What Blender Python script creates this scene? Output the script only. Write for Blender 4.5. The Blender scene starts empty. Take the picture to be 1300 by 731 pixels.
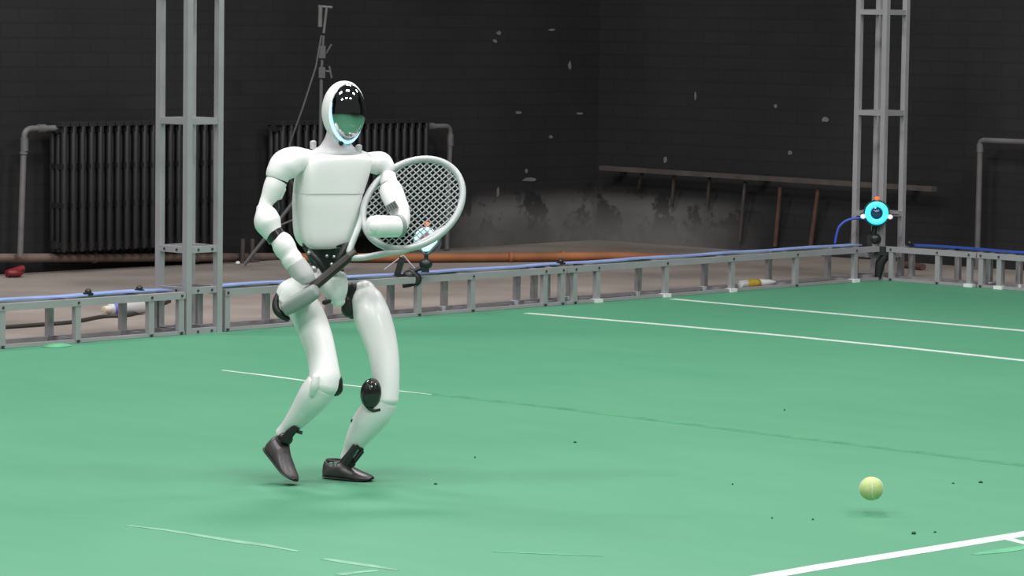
import bpy, bmesh, math, random
from mathutils import Vector, Matrix
random.seed(7)
S = bpy.context.scene
COL = S.collection
PI = math.pi

# ------------------------------------------------------------------ camera
FPX, PITCH, ROLL, ALPHA = 4272.1, 0.0788358, 0.0132316, 0.8226638
CAMH = 1.40
CAM = Vector((0, 0, CAMH))
FW = Vector((0, math.cos(PITCH), -math.sin(PITCH)))
_r0 = Vector((1, 0, 0)); _u0 = _r0.cross(FW)
RT = _r0 * math.cos(ROLL) + _u0 * math.sin(ROLL)
UP = _u0 * math.cos(ROLL) - _r0 * math.sin(ROLL)
cd = bpy.data.cameras.new('camera'); cam = bpy.data.objects.new('camera', cd); COL.objects.link(cam)
cd.sensor_width = 36; cd.lens = FPX / 1300 * 36; cd.clip_end = 200; cd.clip_start = .1
_b = -FW
cam.matrix_world = Matrix(((RT.x, UP.x, _b.x, 0), (RT.y, UP.y, _b.y, 0), (RT.z, UP.z, _b.z, CAMH), (0, 0, 0, 1)))
S.camera = cam

# ------------------------------------------------------------------ world, lights, exposure
w = bpy.data.worlds.new('hall_ambient'); S.world = w; w.use_nodes = True
w.node_tree.nodes['Background'].inputs['Color'].default_value = (.95, .98, 1, 1)
w.node_tree.nodes['Background'].inputs['Strength'].default_value = .05
def area_light(name, loc, sx, sy, power, target=None):
    l = bpy.data.lights.new(name, 'AREA'); l.shape = 'RECTANGLE'; l.size = sx; l.size_y = sy; l.energy = power
    l.color = (1, .985, .985)
    o = bpy.data.objects.new(name, l); COL.objects.link(o); o.location = loc
    d = (Vector(target) - Vector(loc)) if target else Vector((0, 0, -1))
    o.rotation_euler = d.to_track_quat('-Z', 'Y').to_euler()
    return o
for lx, ly, lp in ((-4.2, 4.0, 215), (0, 4.0, 235), (4.2, 4.0, 215), (-4.2, 9.0, 210), (0, 9.0, 210), (4.2, 9.0, 200),
                   (-4.6, 14.5, 250), (0, 14.5, 250), (4.6, 14.5, 230)):
    area_light('hall_lamp', (lx, ly, 6.2), 1.7, .9, lp)
S.view_settings.view_transform = 'Standard'; S.view_settings.look = 'None'
S.view_settings.exposure = 0.0; S.view_settings.gamma = 1; S.view_settings.use_curve_mapping = False

# ------------------------------------------------------------------ unprojection: where a sight line meets a real plane
D1 = Vector((math.cos(ALPHA), math.sin(ALPHA), 0))        # court direction, right and away
D2 = Vector((-math.sin(ALPHA), math.cos(ALPHA), 0))       # court direction, left and away
UZ = Vector((0, 0, 1))
def ray(px, py): return FW + RT * ((px - 650) / FPX) + UP * ((365.5 - py) / FPX)
def ground(px, py, z=0.0):
    d = ray(px, py); return CAM + d * ((z - CAMH) / d.z)
def on_plane(px, py, P, n):
    d = ray(px, py); return CAM + d * ((P - CAM).dot(n) / d.dot(n))
def at_y(px, py, Y):
    d = ray(px, py); return CAM + d * (Y / d.y)
def z_on(px, py, P): return on_plane(px, py, P, Vector((0, 1, 0))).z
def line_t(px, P, d):                                      # distance along a ground line at which it appears in column px
    n = ray(px, 0).cross(ray(px, 700)); return (CAM - P).dot(n) / d.dot(n)

# ------------------------------------------------------------------ materials
def hexl(r, g, b):
    f = lambda c: (c / 255 / 12.92) if c / 255 <= .04045 else ((c / 255 + .055) / 1.055) ** 2.4
    return (f(r), f(g), f(b), 1)
def mat(name, col, rough=.5, metal=0, coat=0, spec=.5, emit=None, es=0, noise=0, nscale=20, bump=0, bscale=60):
    m = bpy.data.materials.new(name); m.use_nodes = True; nt = m.node_tree; b = nt.nodes['Principled BSDF']
    b.inputs['Base Color'].default_value = col; b.inputs['Roughness'].default_value = rough
    b.inputs['Metallic'].default_value = metal; b.inputs['Coat Weight'].default_value = coat
    b.inputs['Specular IOR Level'].default_value = spec
    tc = nt.nodes.new('ShaderNodeTexCoord')
    if noise:
        n = nt.nodes.new('ShaderNodeTexNoise'); n.inputs['Scale'].default_value = nscale; n.inputs['Detail'].default_value = 6
        nt.links.new(tc.outputs['Object'], n.inputs['Vector'])
        r = nt.nodes.new('ShaderNodeMapRange'); r.inputs['From Min'].default_value = .3; r.inputs['From Max'].default_value = .7
        r.inputs['To Min'].default_value = 1 - noise; r.inputs['To Max'].default_value = 1 + noise
        nt.links.new(n.outputs['Fac'], r.inputs['Value'])
        v = nt.nodes.new('ShaderNodeVectorMath'); v.operation = 'SCALE'; v.inputs[0].default_value = col[:3]
        nt.links.new(r.outputs['Result'], v.inputs['Scale']); nt.links.new(v.outputs['Vector'], b.inputs['Base Color'])
    if bump:
        n2 = nt.nodes.new('ShaderNodeTexNoise'); n2.inputs['Scale'].default_value = bscale
        nt.links.new(tc.outputs['Object'], n2.inputs['Vector'])
        bp = nt.nodes.new('ShaderNodeBump'); bp.inputs['Strength'].default_value = bump; bp.inputs['Distance'].default_value = .005
        nt.links.new(n2.outputs['Fac'], bp.inputs['Height']); nt.links.new(bp.outputs['Normal'], b.inputs['Normal'])
    if emit:
        b.inputs['Emission Color'].default_value = emit; b.inputs['Emission Strength'].default_value = es
    return m
M = {}
M['white'] = mat('robot_white_shell', (.88, .85, .86, 1), .38, coat=.15, noise=.015, nscale=9)
M['offwhite'] = mat('neck_cloth_and_wrist_shade', (.50, .49, .495, 1), .75, noise=.04, nscale=60)  # cloth on the neck; on the wrist it paints in shade
M['greyshell'] = mat('robot_grey_shell', (.26, .29, .28, 1), .5, noise=.03)
M['black'] = mat('black_plastic', (.014, .015, .016, 1), .42, noise=.1)
M['blackgloss'] = mat('black_gloss', (.018, .018, .019, 1), .22, coat=.4)
M['visor'] = mat('black_mirror_visor', (.42, .44, .44, 1), .03, metal=1)
M['ring'] = mat('light_ring_glow', (.5, .75, 1, 1), .4, emit=(.32, .66, 1, 1), es=1.6)
M['shoe'] = mat('dark_shoe_leather', (.062, .052, .056, 1), .38, noise=.15, nscale=40, bump=.1, bscale=150)
M['sole'] = mat('black_rubber_sole', (.02, .018, .019, 1), .6)
M['steel'] = mat('dull_steel', (.42, .42, .42, 1), .4, metal=.6)
M['alu'] = mat('brushed_aluminium', (.395, .38, .40, 1), .42, metal=.3, noise=.07, nscale=8)
M['bracket'] = mat('pale_bracket', (.74, .76, .76, 1), .5)
M['boltm'] = mat('dark_bolt', (.04, .04, .045, 1), .5)
M['frame'] = mat('racket_pale_frame', (.50, .52, .53, 1), .35, coat=.3)
M['grip'] = mat('racket_dark_grip', (.028, .024, .022, 1), .7, bump=.3, bscale=300)
M['throat'] = mat('racket_brown_throat', (.07, .055, .04, 1), .45)
M['string'] = mat('racket_strings', (.33, .35, .36, 1), .5)
M['ball'] = mat('tennis_ball_felt', (.60, .70, .30, 1), .95, noise=.1, nscale=200, bump=.5, bscale=900)
M['ballseam'] = mat('tennis_ball_seam', (.75, .77, .66, 1), .8)
M['tape'] = mat('white_court_tape', (.50, .565, .52, 1), .8, noise=.12, nscale=30)
M['tapefaint'] = mat('worn_court_tape', (.19, .38, .27, 1), .85, noise=.25, nscale=14)
M['tapegreen'] = mat('bright_green_tape', (.095, .335, .18, 1), .8, noise=.15, nscale=14)
M['seam'] = mat('court_seam', (.048, .222, .108, 1), .9, noise=.2, nscale=12)
M['crumb'] = mat('dark_crumb', (.03, .09, .065, 1), .9)
M['iron'] = mat('dark_painted_iron', (.020, .020, .021, 1), .5, noise=.25, nscale=7)
M['pipe'] = mat('grey_painted_pipe', (.135, .13, .13, 1), .5, noise=.2, nscale=10)
M['rust'] = mat('rusty_brown_pipe', (.15, .105, .085, 1), .7, noise=.35, nscale=6)
M['orange'] = mat('orange_rust_pipe', (.30, .11, .038, 1), .7, noise=.3, nscale=4)
M['wood'] = mat('grimy_wood', (.075, .062, .055, 1), .75, noise=.3, nscale=9)
M['rustrod'] = mat('rusty_rod', (.11, .058, .045, 1), .7, noise=.3, nscale=12)
M['blueflat'] = mat('pale_blue_cable_tape', (.27, .36, .66, 1), .45, noise=.2, nscale=5)
M['bluecable'] = mat('blue_cable', (.04, .09, .42, 1), .4)
M['cyan'] = mat('camera_ring_light', (.1, .8, .9, 1), .4, emit=(.04, .60, .70, 1), es=1.05)
M['cyanpale'] = mat('camera_ring_light_pale', (.6, .9, .9, 1), .4, emit=(.42, .86, .90, 1), es=.95)
M['lens'] = mat('camera_lens_glass', (.01, .05, .12, 1), .08, coat=.6)
M['lenswarm'] = mat('camera_lens_rosy', (.22, .10, .12, 1), .25, coat=.6)
M['teal'] = mat('dark_teal_housing', (.006, .05, .055, 1), .35)
M['orangedot'] = mat('orange_status_light', (.6, .1, .03, 1), .5, emit=(1, .16, .05, 1), es=.6)
M['whitedot'] = mat('white_status_light', (.9, .9, .9, 1), .5, emit=(.9, .95, 1, 1), es=.5)
M['red'] = mat('red_plastic', (.17, .012, .016, 1), .5)
M['clear'] = mat('milky_bottle_plastic', (.5, .5, .5, 1), .3)
M['label'] = mat('blue_bottle_label', (.13, .14, .45, 1), .5)
M['cream'] = mat('cream_cap', (.62, .55, .43, 1), .5)
M['yellow'] = mat('yellow_wrap', (.55, .38, .05, 1), .5, noise=.35, nscale=40)
M['cable'] = mat('dark_cable', (.03, .027, .025, 1), .6)
M['chip'] = mat('bare_plaster_chip', (.16, .155, .15, 1), .9, noise=.2, nscale=50)
M['patch'] = mat('thin_grey_overpaint', (.031, .030, .030, 1), .8, noise=.3, nscale=6)
M['clampgrey'] = mat('grey_clamp', (.085, .085, .09, 1), .5)
M['standgrey'] = mat('grey_stand_tube', (.10, .10, .105, 1), .45)

def court_mat():
    m = bpy.data.materials.new('green_court_mat'); m.use_nodes = True; nt = m.node_tree; b = nt.nodes['Principled BSDF']
    tc = nt.nodes.new('ShaderNodeTexCoord')
    mp = nt.nodes.new('ShaderNodeMapping'); mp.inputs['Scale'].default_value = (1, .35, 1); mp.inputs['Rotation'].default_value = (0, 0, .5)
    nt.links.new(tc.outputs['Object'], mp.inputs['Vector'])
    def noise(scale, det, vec):
        n = nt.nodes.new('ShaderNodeTexNoise'); n.inputs['Scale'].default_value = scale; n.inputs['Detail'].default_value = det
        nt.links.new(vec, n.inputs['Vector']); return n.outputs['Fac']
    n1 = noise(.8, 5, tc.outputs['Object']); n2 = noise(5, 8, mp.outputs['Vector'])
    mx = nt.nodes.new('ShaderNodeMath'); mx.operation = 'ADD'; nt.links.new(n1, mx.inputs[0]); nt.links.new(n2, mx.inputs[1])
    r = nt.nodes.new('ShaderNodeValToRGB'); r.color_ramp.elements[0].position = .38; r.color_ramp.elements[1].position = .62
    r.color_ramp.elements[0].color = (.063, .254, .138, 1); r.color_ramp.elements[1].color = (.074, .269, .152, 1)
    h = nt.nodes.new('ShaderNodeMath'); h.operation = 'MULTIPLY'; h.inputs[1].default_value = .5
    nt.links.new(mx.outputs[0], h.inputs[0]); nt.links.new(h.outputs[0], r.inputs['Fac']); nt.links.new(r.outputs['Color'], b.inputs['Base Color'])
    b.inputs['Roughness'].default_value = .58; b.inputs['Specular IOR Level'].default_value = .5
    bp = nt.nodes.new('ShaderNodeBump'); bp.inputs['Strength'].default_value = .15; bp.inputs['Distance'].default_value = .01
    nt.links.new(n2, bp.inputs['Height']); nt.links.new(bp.outputs['Normal'], b.inputs['Normal'])
    return m
M['court'] = court_mat()

def concrete_mat():
    m = bpy.data.materials.new('dusty_concrete'); m.use_nodes = True; nt = m.node_tree; b = nt.nodes['Principled BSDF']
    tc = nt.nodes.new('ShaderNodeTexCoord')
    n = nt.nodes.new('ShaderNodeTexNoise'); n.inputs['Scale'].default_value = 1.3; n.inputs['Detail'].default_value = 9
    nt.links.new(tc.outputs['Object'], n.inputs['Vector'])
    r = nt.nodes.new('ShaderNodeValToRGB'); r.color_ramp.elements[0].position = .3; r.color_ramp.elements[1].position = .68
    r.color_ramp.elements[0].color = (.16, .137, .118, 1); r.color_ramp.elements[1].color = (.30, .258, .228, 1)
    nt.links.new(n.outputs['Fac'], r.inputs['Fac']); nt.links.new(r.outputs['Color'], b.inputs['Base Color'])
    b.inputs['Roughness'].default_value = .85
    return m
M['concrete'] = concrete_mat()

def wall_mat(name, wear_lo, wear_hi, seed):
    """near black painted brick; the paint is worn off low down along part of its length (local x = along wall, z = up)"""
    m = bpy.data.materials.new(name); m.use_nodes = True; nt = m.node_tree; b = nt.nodes['Principled BSDF']
    L = nt.links.new
    tc = nt.nodes.new('ShaderNodeTexCoord'); sx = nt.nodes.new('ShaderNodeSeparateXYZ'); L(tc.outputs['Object'], sx.inputs[0])
    cx = nt.nodes.new('ShaderNodeCombineXYZ'); L(sx.outputs['X'], cx.inputs['X']); L(sx.outputs['Z'], cx.inputs['Y'])
    br = nt.nodes.new('ShaderNodeTexBrick'); L(cx.outputs[0], br.inputs['Vector'])
    br.inputs['Scale'].default_value = 1; br.inputs['Brick Width'].default_value = .25; br.inputs['Row Height'].default_value = .08
    br.inputs['Mortar Size'].default_value = .006
    br.inputs['Color1'].default_value = (.0245, .0240, .0250, 1); br.inputs['Color2'].default_value = (.0215, .0215, .0225, 1)
    br.inputs['Mortar'].default_value = (.0195, .0195, .0205, 1)
    def noise(scale, det, rough=.5):
        n = nt.nodes.new('ShaderNodeTexNoise'); n.inputs['Scale'].default_value = scale; n.inputs['Detail'].default_value = det
        n.inputs['Roughness'].default_value = rough
        mp = nt.nodes.new('ShaderNodeMapping'); mp.inputs['Location'].default_value = (seed, 0, seed * 2.3)
        L(tc.outputs['Object'], mp.inputs['Vector']); L(mp.outputs[0], n.inputs['Vector']); return n.outputs['Fac']
    def math_(op, a, bb):
        n = nt.nodes.new('ShaderNodeMath'); n.operation = op
        for i, v in ((0, a), (1, bb)):
            if isinstance(v, (int, float)): n.inputs[i].default_value = v
            else: L(v, n.inputs[i])
        return n.outputs[0]
    def rng(v, a, bb, c=0, d=1):
        n = nt.nodes.new('ShaderNodeMapRange'); n.interpolation_type = 'SMOOTHSTEP'
        L(v, n.inputs['Value'])
        for k, x in (('From Min', a), ('From Max', bb), ('To Min', c), ('To Max', d)): n.inputs[k].default_value = x
        return n.outputs['Result']
    height = rng(sx.outputs['Z'], .36, .20)
    along = math_('MULTIPLY', rng(sx.outputs['X'], wear_lo - .9, wear_lo), rng(sx.outputs['X'], wear_hi + .9, wear_hi))
    blot = rng(noise(3.6, 10, .66), .42, .50)
    big = rng(noise(1.4, 3), .3, .6, .55, 1)
    mask = math_('MULTIPLY', math_('MULTIPLY', height, along), math_('MULTIPLY', big, math_('MAXIMUM', blot, math_('MULTIPLY', rng(sx.outputs['Z'], .34, .06), .9))))
    gen = rng(noise(.7, 6), .3, .75, .82, 1.25)
    mixa = nt.nodes.new('ShaderNodeVectorMath'); mixa.operation = 'SCALE'; L(br.outputs['Color'], mixa.inputs[0]); L(gen, mixa.inputs['Scale'])
    mix = nt.nodes.new('ShaderNodeMix'); mix.data_type = 'RGBA'
    L(mask, mix.inputs['Factor']); L(mixa.outputs[0], mix.inputs[6]); mix.inputs[7].default_value = (.185, .18, .172, 1)
    L(mix.outputs[2], b.inputs['Base Color'])
    b.inputs['Roughness'].default_value = .72; b.inputs['Specular IOR Level'].default_value = .22
    bp = nt.nodes.new('ShaderNodeBump'); bp.inputs['Strength'].default_value = .15; bp.inputs['Distance'].default_value = .005; bp.invert = True
    L(br.outputs['Fac'], bp.inputs['Height']); L(bp.outputs['Normal'], b.inputs['Normal'])
    return m

# ------------------------------------------------------------------ mesh building
class MB:
    def __init__(s): s.v = []; s.f = []; s.fl = set()
    def add(s, vs, fs, flat=False):
        n = len(s.v); s.v += [Vector(v) for v in vs]
        for f in fs:
            if flat: s.fl.add(len(s.f))
            s.f.append([i + n for i in f])
    def box(s, c, ax, ay, az):                       # centre and three half-axis vectors
        c, ax, ay, az = Vector(c), Vector(ax), Vector(ay), Vector(az)
        s.add([c + ax * i + ay * j + az * k for i in (-1, 1) for j in (-1, 1) for k in (-1, 1)],
              [(0, 1, 3, 2), (4, 6, 7, 5), (0, 4, 5, 1), (2, 3, 7, 6), (0, 2, 6, 4), (1, 5, 7, 3)], True)
    def bar(s, p, q, wa, wb, side):                  # rectangular bar from p to q, full widths wa along side, wb across
        p, q = Vector(p), Vector(q); t = (q - p).normalized(); a = Vector(side); a = (a - t * a.dot(t)).normalized(); b = t.cross(a)
        s.box((p + q) / 2, (q - p) / 2, a * wa / 2, b * wb / 2)
    def rings(s, rings, closed_ends=True, flat=False, loop=False):
        n = len(rings[0]); vs = [p for r in rings for p in r]; fs = []
        m = len(rings)
        for i in range(m if loop else m - 1):
            for j in range(n):
                k = (j + 1) % n; a = i * n; b = ((i + 1) % m) * n
                fs.append((a + j, a + k, b + k, b + j))
        if closed_ends and not loop:
            fs.append(tuple(range(n - 1, -1, -1))); fs.append(tuple((m - 1) * n + j for j in range(n)))
        s.add(vs, fs, flat)
    def tube(s, pts, r, n=10, loop=False):
        pts = [Vector(p) for p in pts]; m = len(pts); rr = r if isinstance(r, (list, tuple)) else [r] * m
        out = []; prev = None
        for i in range(m):
            a = pts[(i - 1) % m] if (i or loop) else pts[0]; b = pts[(i + 1) % m] if (i < m - 1 or loop) else pts[-1]
            t = (b - a).normalized()
            if prev is None:
                up = Vector((0, 0, 1)) if abs(t.z) < .9 else Vector((1, 0, 0)); x = t.cross(up).normalized()
            else: x = (prev - t * prev.dot(t)).normalized()
            prev = x; y = t.cross(x)
            out.append([pts[i] + (x * math.cos(2 * PI * j / n) + y * math.sin(2 * PI * j / n)) * rr[i] for j in range(n)])
        s.rings(out, loop=loop)
    def ball(s, c, ax, ay, az, nu=20, nv=12):
        c, ax, ay, az = map(Vector, (c, ax, ay, az)); rings = []
        for i in range(nv + 1):
            a = PI * min(max(i / nv, .002), .998) - PI / 2
            rings.append([c + az * math.sin(a) + (ax * math.cos(2 * PI * j / nu) + ay * math.sin(2 * PI * j / nu)) * math.cos(a) for j in range(nu)])
        s.rings(rings)
    def build(s, name, m, parent=None, smooth=True, origin=None, sharp=50):
        me = bpy.data.meshes.new(name)
        org = Vector(origin) if origin is not None else (parent_loc(parent) if parent else Vector((0, 0, 0)))
        me.from_pydata([tuple(v - org) for v in s.v], [], s.f)
        bm = bmesh.new(); bm.from_mesh(me); bmesh.ops.recalc_face_normals(bm, faces=bm.faces); bm.to_mesh(me); bm.free()
        me.materials.append(m)
        if smooth:
            me.polygons.foreach_set('use_smooth', [i not in s.fl for i in range(len(me.polygons))])
            try: me.set_sharp_from_angle(angle=math.radians(sharp))
            except Exception: pass
        o = bpy.data.objects.new(name, me); COL.objects.link(o)
        if parent:
            o.parent = parent; o.location = org - parent_loc(parent)
        else: o.location = org
        return o
def parent_loc(o):
    p = Vector((0, 0, 0))
    while o: p = p + o.location; o = o.parent
    return p
def empty(name, loc, label=None, cat=None, group=None):
    o = bpy.data.objects.new(name, None); COL.objects.link(o); o.location = loc; o.empty_display_size = .05
    return tag(o, label, cat, group)
def tag(o, label=None, cat=None, group=None, kind=None):
    for k, v in (('label', label), ('category', cat), ('group', group), ('kind', kind)):
        if v: o[k] = v
    return o
def cr(pts, n):                                         # Catmull-Rom through tuples
    out = []; P = [tuple(p) for p in pts]; m = len(P)
    for i in range(m - 1):
        a, b, c, d = P[max(i - 1, 0)], P[i], P[i + 1], P[min(i + 2, m - 1)]
        for k in range(n):
            t = k / n
            out.append(tuple(.5 * (2 * b[j] + (c[j] - a[j]) * t + (2 * a[j] - 5 * b[j] + 4 * c[j] - d[j]) * t * t + (3 * b[j] - a[j] - 3 * c[j] + d[j]) * t ** 3) for j in range(len(b))))
    out.append(P[-1]); return out

# ------------------------------------------------------------------ the setting
CORNER = ground(757, 304.5)
FRONT_A = ground(237, 426.0)                            # front chord of the left tower stands here: a point of the long fence's front line
def front1(px): return FRONT_A + D1 * line_t(px, FRONT_A, D1)
FRONT_B = front1(1118)                                  # front chord of the corner tower

m = MB(); m.box((0, 14, -.06), (24, 0, 0), (0, 24, 0), (0, 0, .06)); tag(m.build('floor', M['concrete'], smooth=False), kind='structure')

def wall(name, x0, x1, d, material, n_out):
    """a wall along d from the corner; its face passes through the corner, body behind; local x runs along the wall"""
    b = MB(); c = d * ((x0 + x1) / 2)
    b.box(CORNER + c + n_out * .15 + UZ * 3.5, d * ((x1 - x0) / 2), n_out * .15, UZ * 3.5)
    me = b; o = me.build(name, material, smooth=False, origin=CORNER)
    a = math.atan2(d.y, d.x)
    R = Matrix.Rotation(-a, 3, 'Z')
    for v in o.data.vertices: v.co = R @ v.co
    o.rotation_euler = (0, 0, a)
    return tag(o, kind='structure')
wb = wall('wall_back', -22, .3, D1, wall_mat('black_brick_back', line_t(650, CORNER, D1), 0.4, 3.1), D2)
wr = wall('wall_right', -19, 0, D2, wall_mat('black_brick_right', line_t(850, CORNER, D2), 0.4, 8.7), D1)

# court mat
ct = MB(); CT = .006
ct.box(FRONT_B - D1 * 11 - D2 * 10 + UZ * (CT / 2) , D1 * 11, D2 * 10, UZ * CT / 2)
court = empty('court_mat', FRONT_B - D1 * 11 - D2 * 10, 'large green playing court mat laid on the concrete inside the low metal trusses', 'court')
ct.build('mat_sheet', M['court'], court, smooth=False)
def strip(b, pts, wid, z0=CT, th=.0012):
    """thin strip of tape following ground points"""
    P = [ground(x, y, CT) for x, y in pts]; L = []; R = []
    for i, p in enumerate(P):
        t = (P[min(i + 1, len(P) - 1)] - P[max(i - 1, 0)]).normalized(); nn = Vector((-t.y, t.x, 0))
        ww = wid if not isinstance(wid, (list, tuple)) else wid[i]
        L.append(p + nn * ww / 2); R.append(p - nn * ww / 2)
    rings = []
    for l, r in zip(L, R):
        rings.append([Vector((l.x, l.y, z0 - .001)), Vector((r.x, r.y, z0 - .001)), Vector((r.x, r.y, z0 + th)), Vector((l.x, l.y, z0 + th))])
    b.rings(rings, flat=True)
sb = MB(); strip(sb, [(520, 497), (676, 514), (800, 529), (950, 548), (1100, 566), (1310, 592)], .05, th=.0006)
sb.build('mat_seam', M['seam'], court, smooth=False)['label'] = 'dark green seam where two sheets of the mat meet'
fb = MB(); g0 = ground(72, 441.5, 0)
fb.ball(g0 + UZ * .008, D1 * .07, D2 * .05, UZ * .012, 14, 6)
fb.build('loose_flap', M['tapegreen'], court)['label'] = 'brighter green loose flap at the edge of the mat'

def tape(name, pts, wid, m, label, th=.0012):
    b = MB(); strip(b, pts, wid, th=th); o = b.build(name, m, smooth=False, origin=ground(*pts[len(pts) // 2]))
    return tag(o, label, 'court line')
def interp(a, b, n): return [(a[0] + (b[0] - a[0]) * i / n, a[1] + (b[1] - a[1]) * i / n) for i in range(n + 1)]
tape('court_line', interp((853, 379.5), (1312, 421), 6), .05, M['tape'], 'white court line at the far end, nearest to the corner tower')
tape('court_line', [(668, 397.5), (830, 411), (1000, 426.5), (1150, 441.5), (1312, 459)], .05, M['tape'], 'long white court line second from the far end of the court')
tape('court_line', [(282, 470), (340, 477), (385, 483), (440, 489), (500, 495.5), (548, 501)], [.014, .026, .022, .018, .016, .008], M['tape'], 'short worn white court line passing behind the robot shins')
tape('court_line', [(160, 667), (210, 673), (260, 681), (300, 687.5), (340, 693), (378, 700)], [.01, .02, .026, .034, .028, .012], M['tapefaint'], 'faint worn court line in the left foreground, below the raised shoe')
tape('court_line', [(411, 709.5), (440, 714), (470, 718.5), (505, 724)], [.024, .03, .03, .012], M['tapefaint'], 'short pale smeared court mark at the bottom edge, below the robot')
tape('court_line', [(430, 730), (455, 726.5), (480, 724.5)], [.03, .026, .014], M['tapefaint'], 'stub of pale court mark slanting to meet the smeared mark at the bottom edge')
tape('court_line', [(955, 735), (1040, 720), (1130, 705.5), (1220, 691), (1312, 676)], .062, M['tape'], 'thick bright white court line crossing the lower right foreground')
tape('court_line', [(1270, 682), (1290, 687), (1312, 692.5)], .034, M['tape'], 'stub of white court line branching off at the right edge', th=.0018)
tape('court_line', [(1236, 704), (1268, 700), (1312, 693.5)], [.02, .05, .04], M['tapegreen'], 'bright green taped patch beside the thick white line at right')
tape('court_line', [(625, 700.5), (690, 703), (765, 706)], [.008, .016, .01], M['tapegreen'], 'thin bright green taped mark at the bottom centre of the court')

# small dark crumbs
cm = MB(); cm.ball((0, 0, .004), (.010, 0, 0), (.001, .006, 0), (0, 0, .006), 8, 5)
c0 = None
for i, (x, y, sc, lab) in enumerate([(553, 615, .55, 'dark crumb on the court just right of the planted shoe'), (1160, 678, .8, 'largest dark crumb on the court, below the tennis ball'),
        (1032, 660, .5, 'dark crumb on the court lower left of the tennis ball'), (1245, 613, .7, 'dark crumb on the court near the right edge, beside the ball'),
        (996, 521, .6, 'dark crumb on the court beyond the mat seam, upper left of the ball'), (730, 562, .6, 'dark crumb on the court right of the robot, near the mat seam'),
        (930, 615, .45, 'leftmost of the dark crumbs level with the ball'), (980, 658, .45, 'faint dark crumb left of the crumb below the ball'),
        (1187, 676, .45, 'small dark crumb right beside the largest crumb'), (603, 581, .5, 'tiny dark crumb between the robot and the seam'),
        (1210, 614, .45, 'tiny dark crumb between the ball and the right edge')]):
    g = ground(x, y, CT)
    if c0 is None: o = c0 = cm.build('crumb', M['crumb'], origin=(0, 0, 0))
    else: o = c0.copy(); COL.objects.link(o)
    o.location = g; o.scale = (sc, sc, sc); o.rotation_euler = (0, 0, i * 1.3)
    tag(o, lab, 'crumb', 'dark crumbs scattered over the court')

# paint chips on the walls
def chip(wallobj, px, py, rx, rz, n_in, d):
    p = on_plane(px, py, CORNER, n_in); b = MB(); k = 9; ring = []
    for j in range(k):
        a = 2 * PI * j / k; q = .75 + .5 * random.random()
        ring.append(p + d * math.cos(a) * rx * q + UZ * math.sin(a) * rz * q)
    b.rings([[v + n_in * .002 for v in ring], [v - n_in * .004 for v in ring]], flat=True)
    R = Matrix.Rotation(-wallobj.rotation_euler.z, 3, 'Z')
    b.v = [R @ (v - CORNER) for v in b.v]
    o = b.build('paint_chip', M['chip'], None, smooth=False, origin=(0, 0, 0)); o.parent = wallobj; o.location = (0, 0, 0)
for x, y, rx, rz in ((633, 42, .022, .014), (628, 52, .02, .012), (723, 84, .014, .028), (699, 174, .018, .012), (668, 217, .012, .014), (672, 228, .06, .012), (736, 144, .03, .008), (658, 143, .025, .01), (700, 38, .03, .007), (632, 244, .012, .03)):
    chip(wb, x, y, rx, rz, D2, D1)
for x, y, rx, rz in ((845, 203, .014, .018), (1003, 194, .018, .016), (1048, 152, .026, .015), (985, 135, .012, .012), (883, 122, .010, .03)):
    chip(wr, x, y, rx, rz, D1, D2)

# ------------------------------------------------------------------ trusses
TS = .182; TW = .030; H_T = .195                        # spacing of the tower's chords, tube width, height of the low trusses
def post_mesh(h, ww):
    b = MB(); b.box((0, 0, h / 2), D1 * ww / 2, D2 * ww / 2, UZ * h / 2); return b
def truss(label, P, d, side, length, fronts, rears, feet=(), bolts=True):
    """low box truss on the floor: P = front bottom start, d along, side = towards its rear face"""
    t = empty('truss_beam', P, label, 'truss')
    h = H_T; c = TW
    for nm, off, z in (('chord', 0, c / 2), ('chord', 0, h - c / 2), ('chord', TS, c / 2), ('chord', TS, h - c / 2)):
        b = MB(); A = P + side * off + UZ * z
        b.bar(A, A + d * length, c if z > .1 else c * .7, c if z > .1 else c * .5, side); b.build(nm, M['alu'], t, smooth=False)
    pm = None
    for off, lst in ((0, fronts), (TS, rears)):
        for s in lst:
            if not 0 <= s <= length: continue
            s = min(max(s, c / 2), length - c / 2)
            if pm is None:
                b = MB(); b.box((0, 0, h / 2), d * c * .5, side * c * .42, UZ * (h / 2 - c * .6)); o = pm = b.build('post', M['alu'], None, smooth=False, origin=(0, 0, 0))
            else: o = pm.copy(); COL.objects.link(o)
            o.parent = t; o.location = d * s + side * off
    for s in fronts:                                     # cross bars between the front and the rear face
        if not 0 <= s <= length: continue
        s = min(max(s, c / 2), length - c / 2)
        for z in (h - c / 2, c / 2):
            b = MB(); A = P + d * s + UZ * z; b.bar(A, A + side * TS, c * .7, c * .7, d); b.build('cross_bar', M['alu'], t, smooth=False)
    for s, off in feet:
        b = MB(); A = P + d * s + side * (off * TS)
        b.box(A + UZ * .012, d * .026, side * .022, UZ * .012); b.build('foot_bracket', M['bracket'], t, smooth=False)
    if bolts:
        for s in fronts:
            if 0 <= s <= length:
                for z in (c * .5, h - c * .5):
                    b = MB(); A = P + d * min(max(s, c / 2), length - c / 2) - side * (c / 2) + UZ * z
                    b.tube([A + side * .004, A - side * .004], .006, 8); b.build('bolt', M['boltm'], t)
    return t
tA = lambda px: line_t(px, FRONT_A, D1)                  # along the long fence from FRONT_A
L0 = tA(-420)
post_fr = lambda xs: [tA(x) for x in xs]
sub = lambda xs, t0: [v - t0 for v in xs]
rear_of = lambda xs: xs
fr = post_fr([-400, -300, -200, -97, 1, 97, 190, 228])
truss('low aluminium box truss at left, running from the left tower out of view', FRONT_A + D1 * L0, D1, D2, -L0 - .02, sub(fr, L0), sub(fr, L0))
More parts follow.
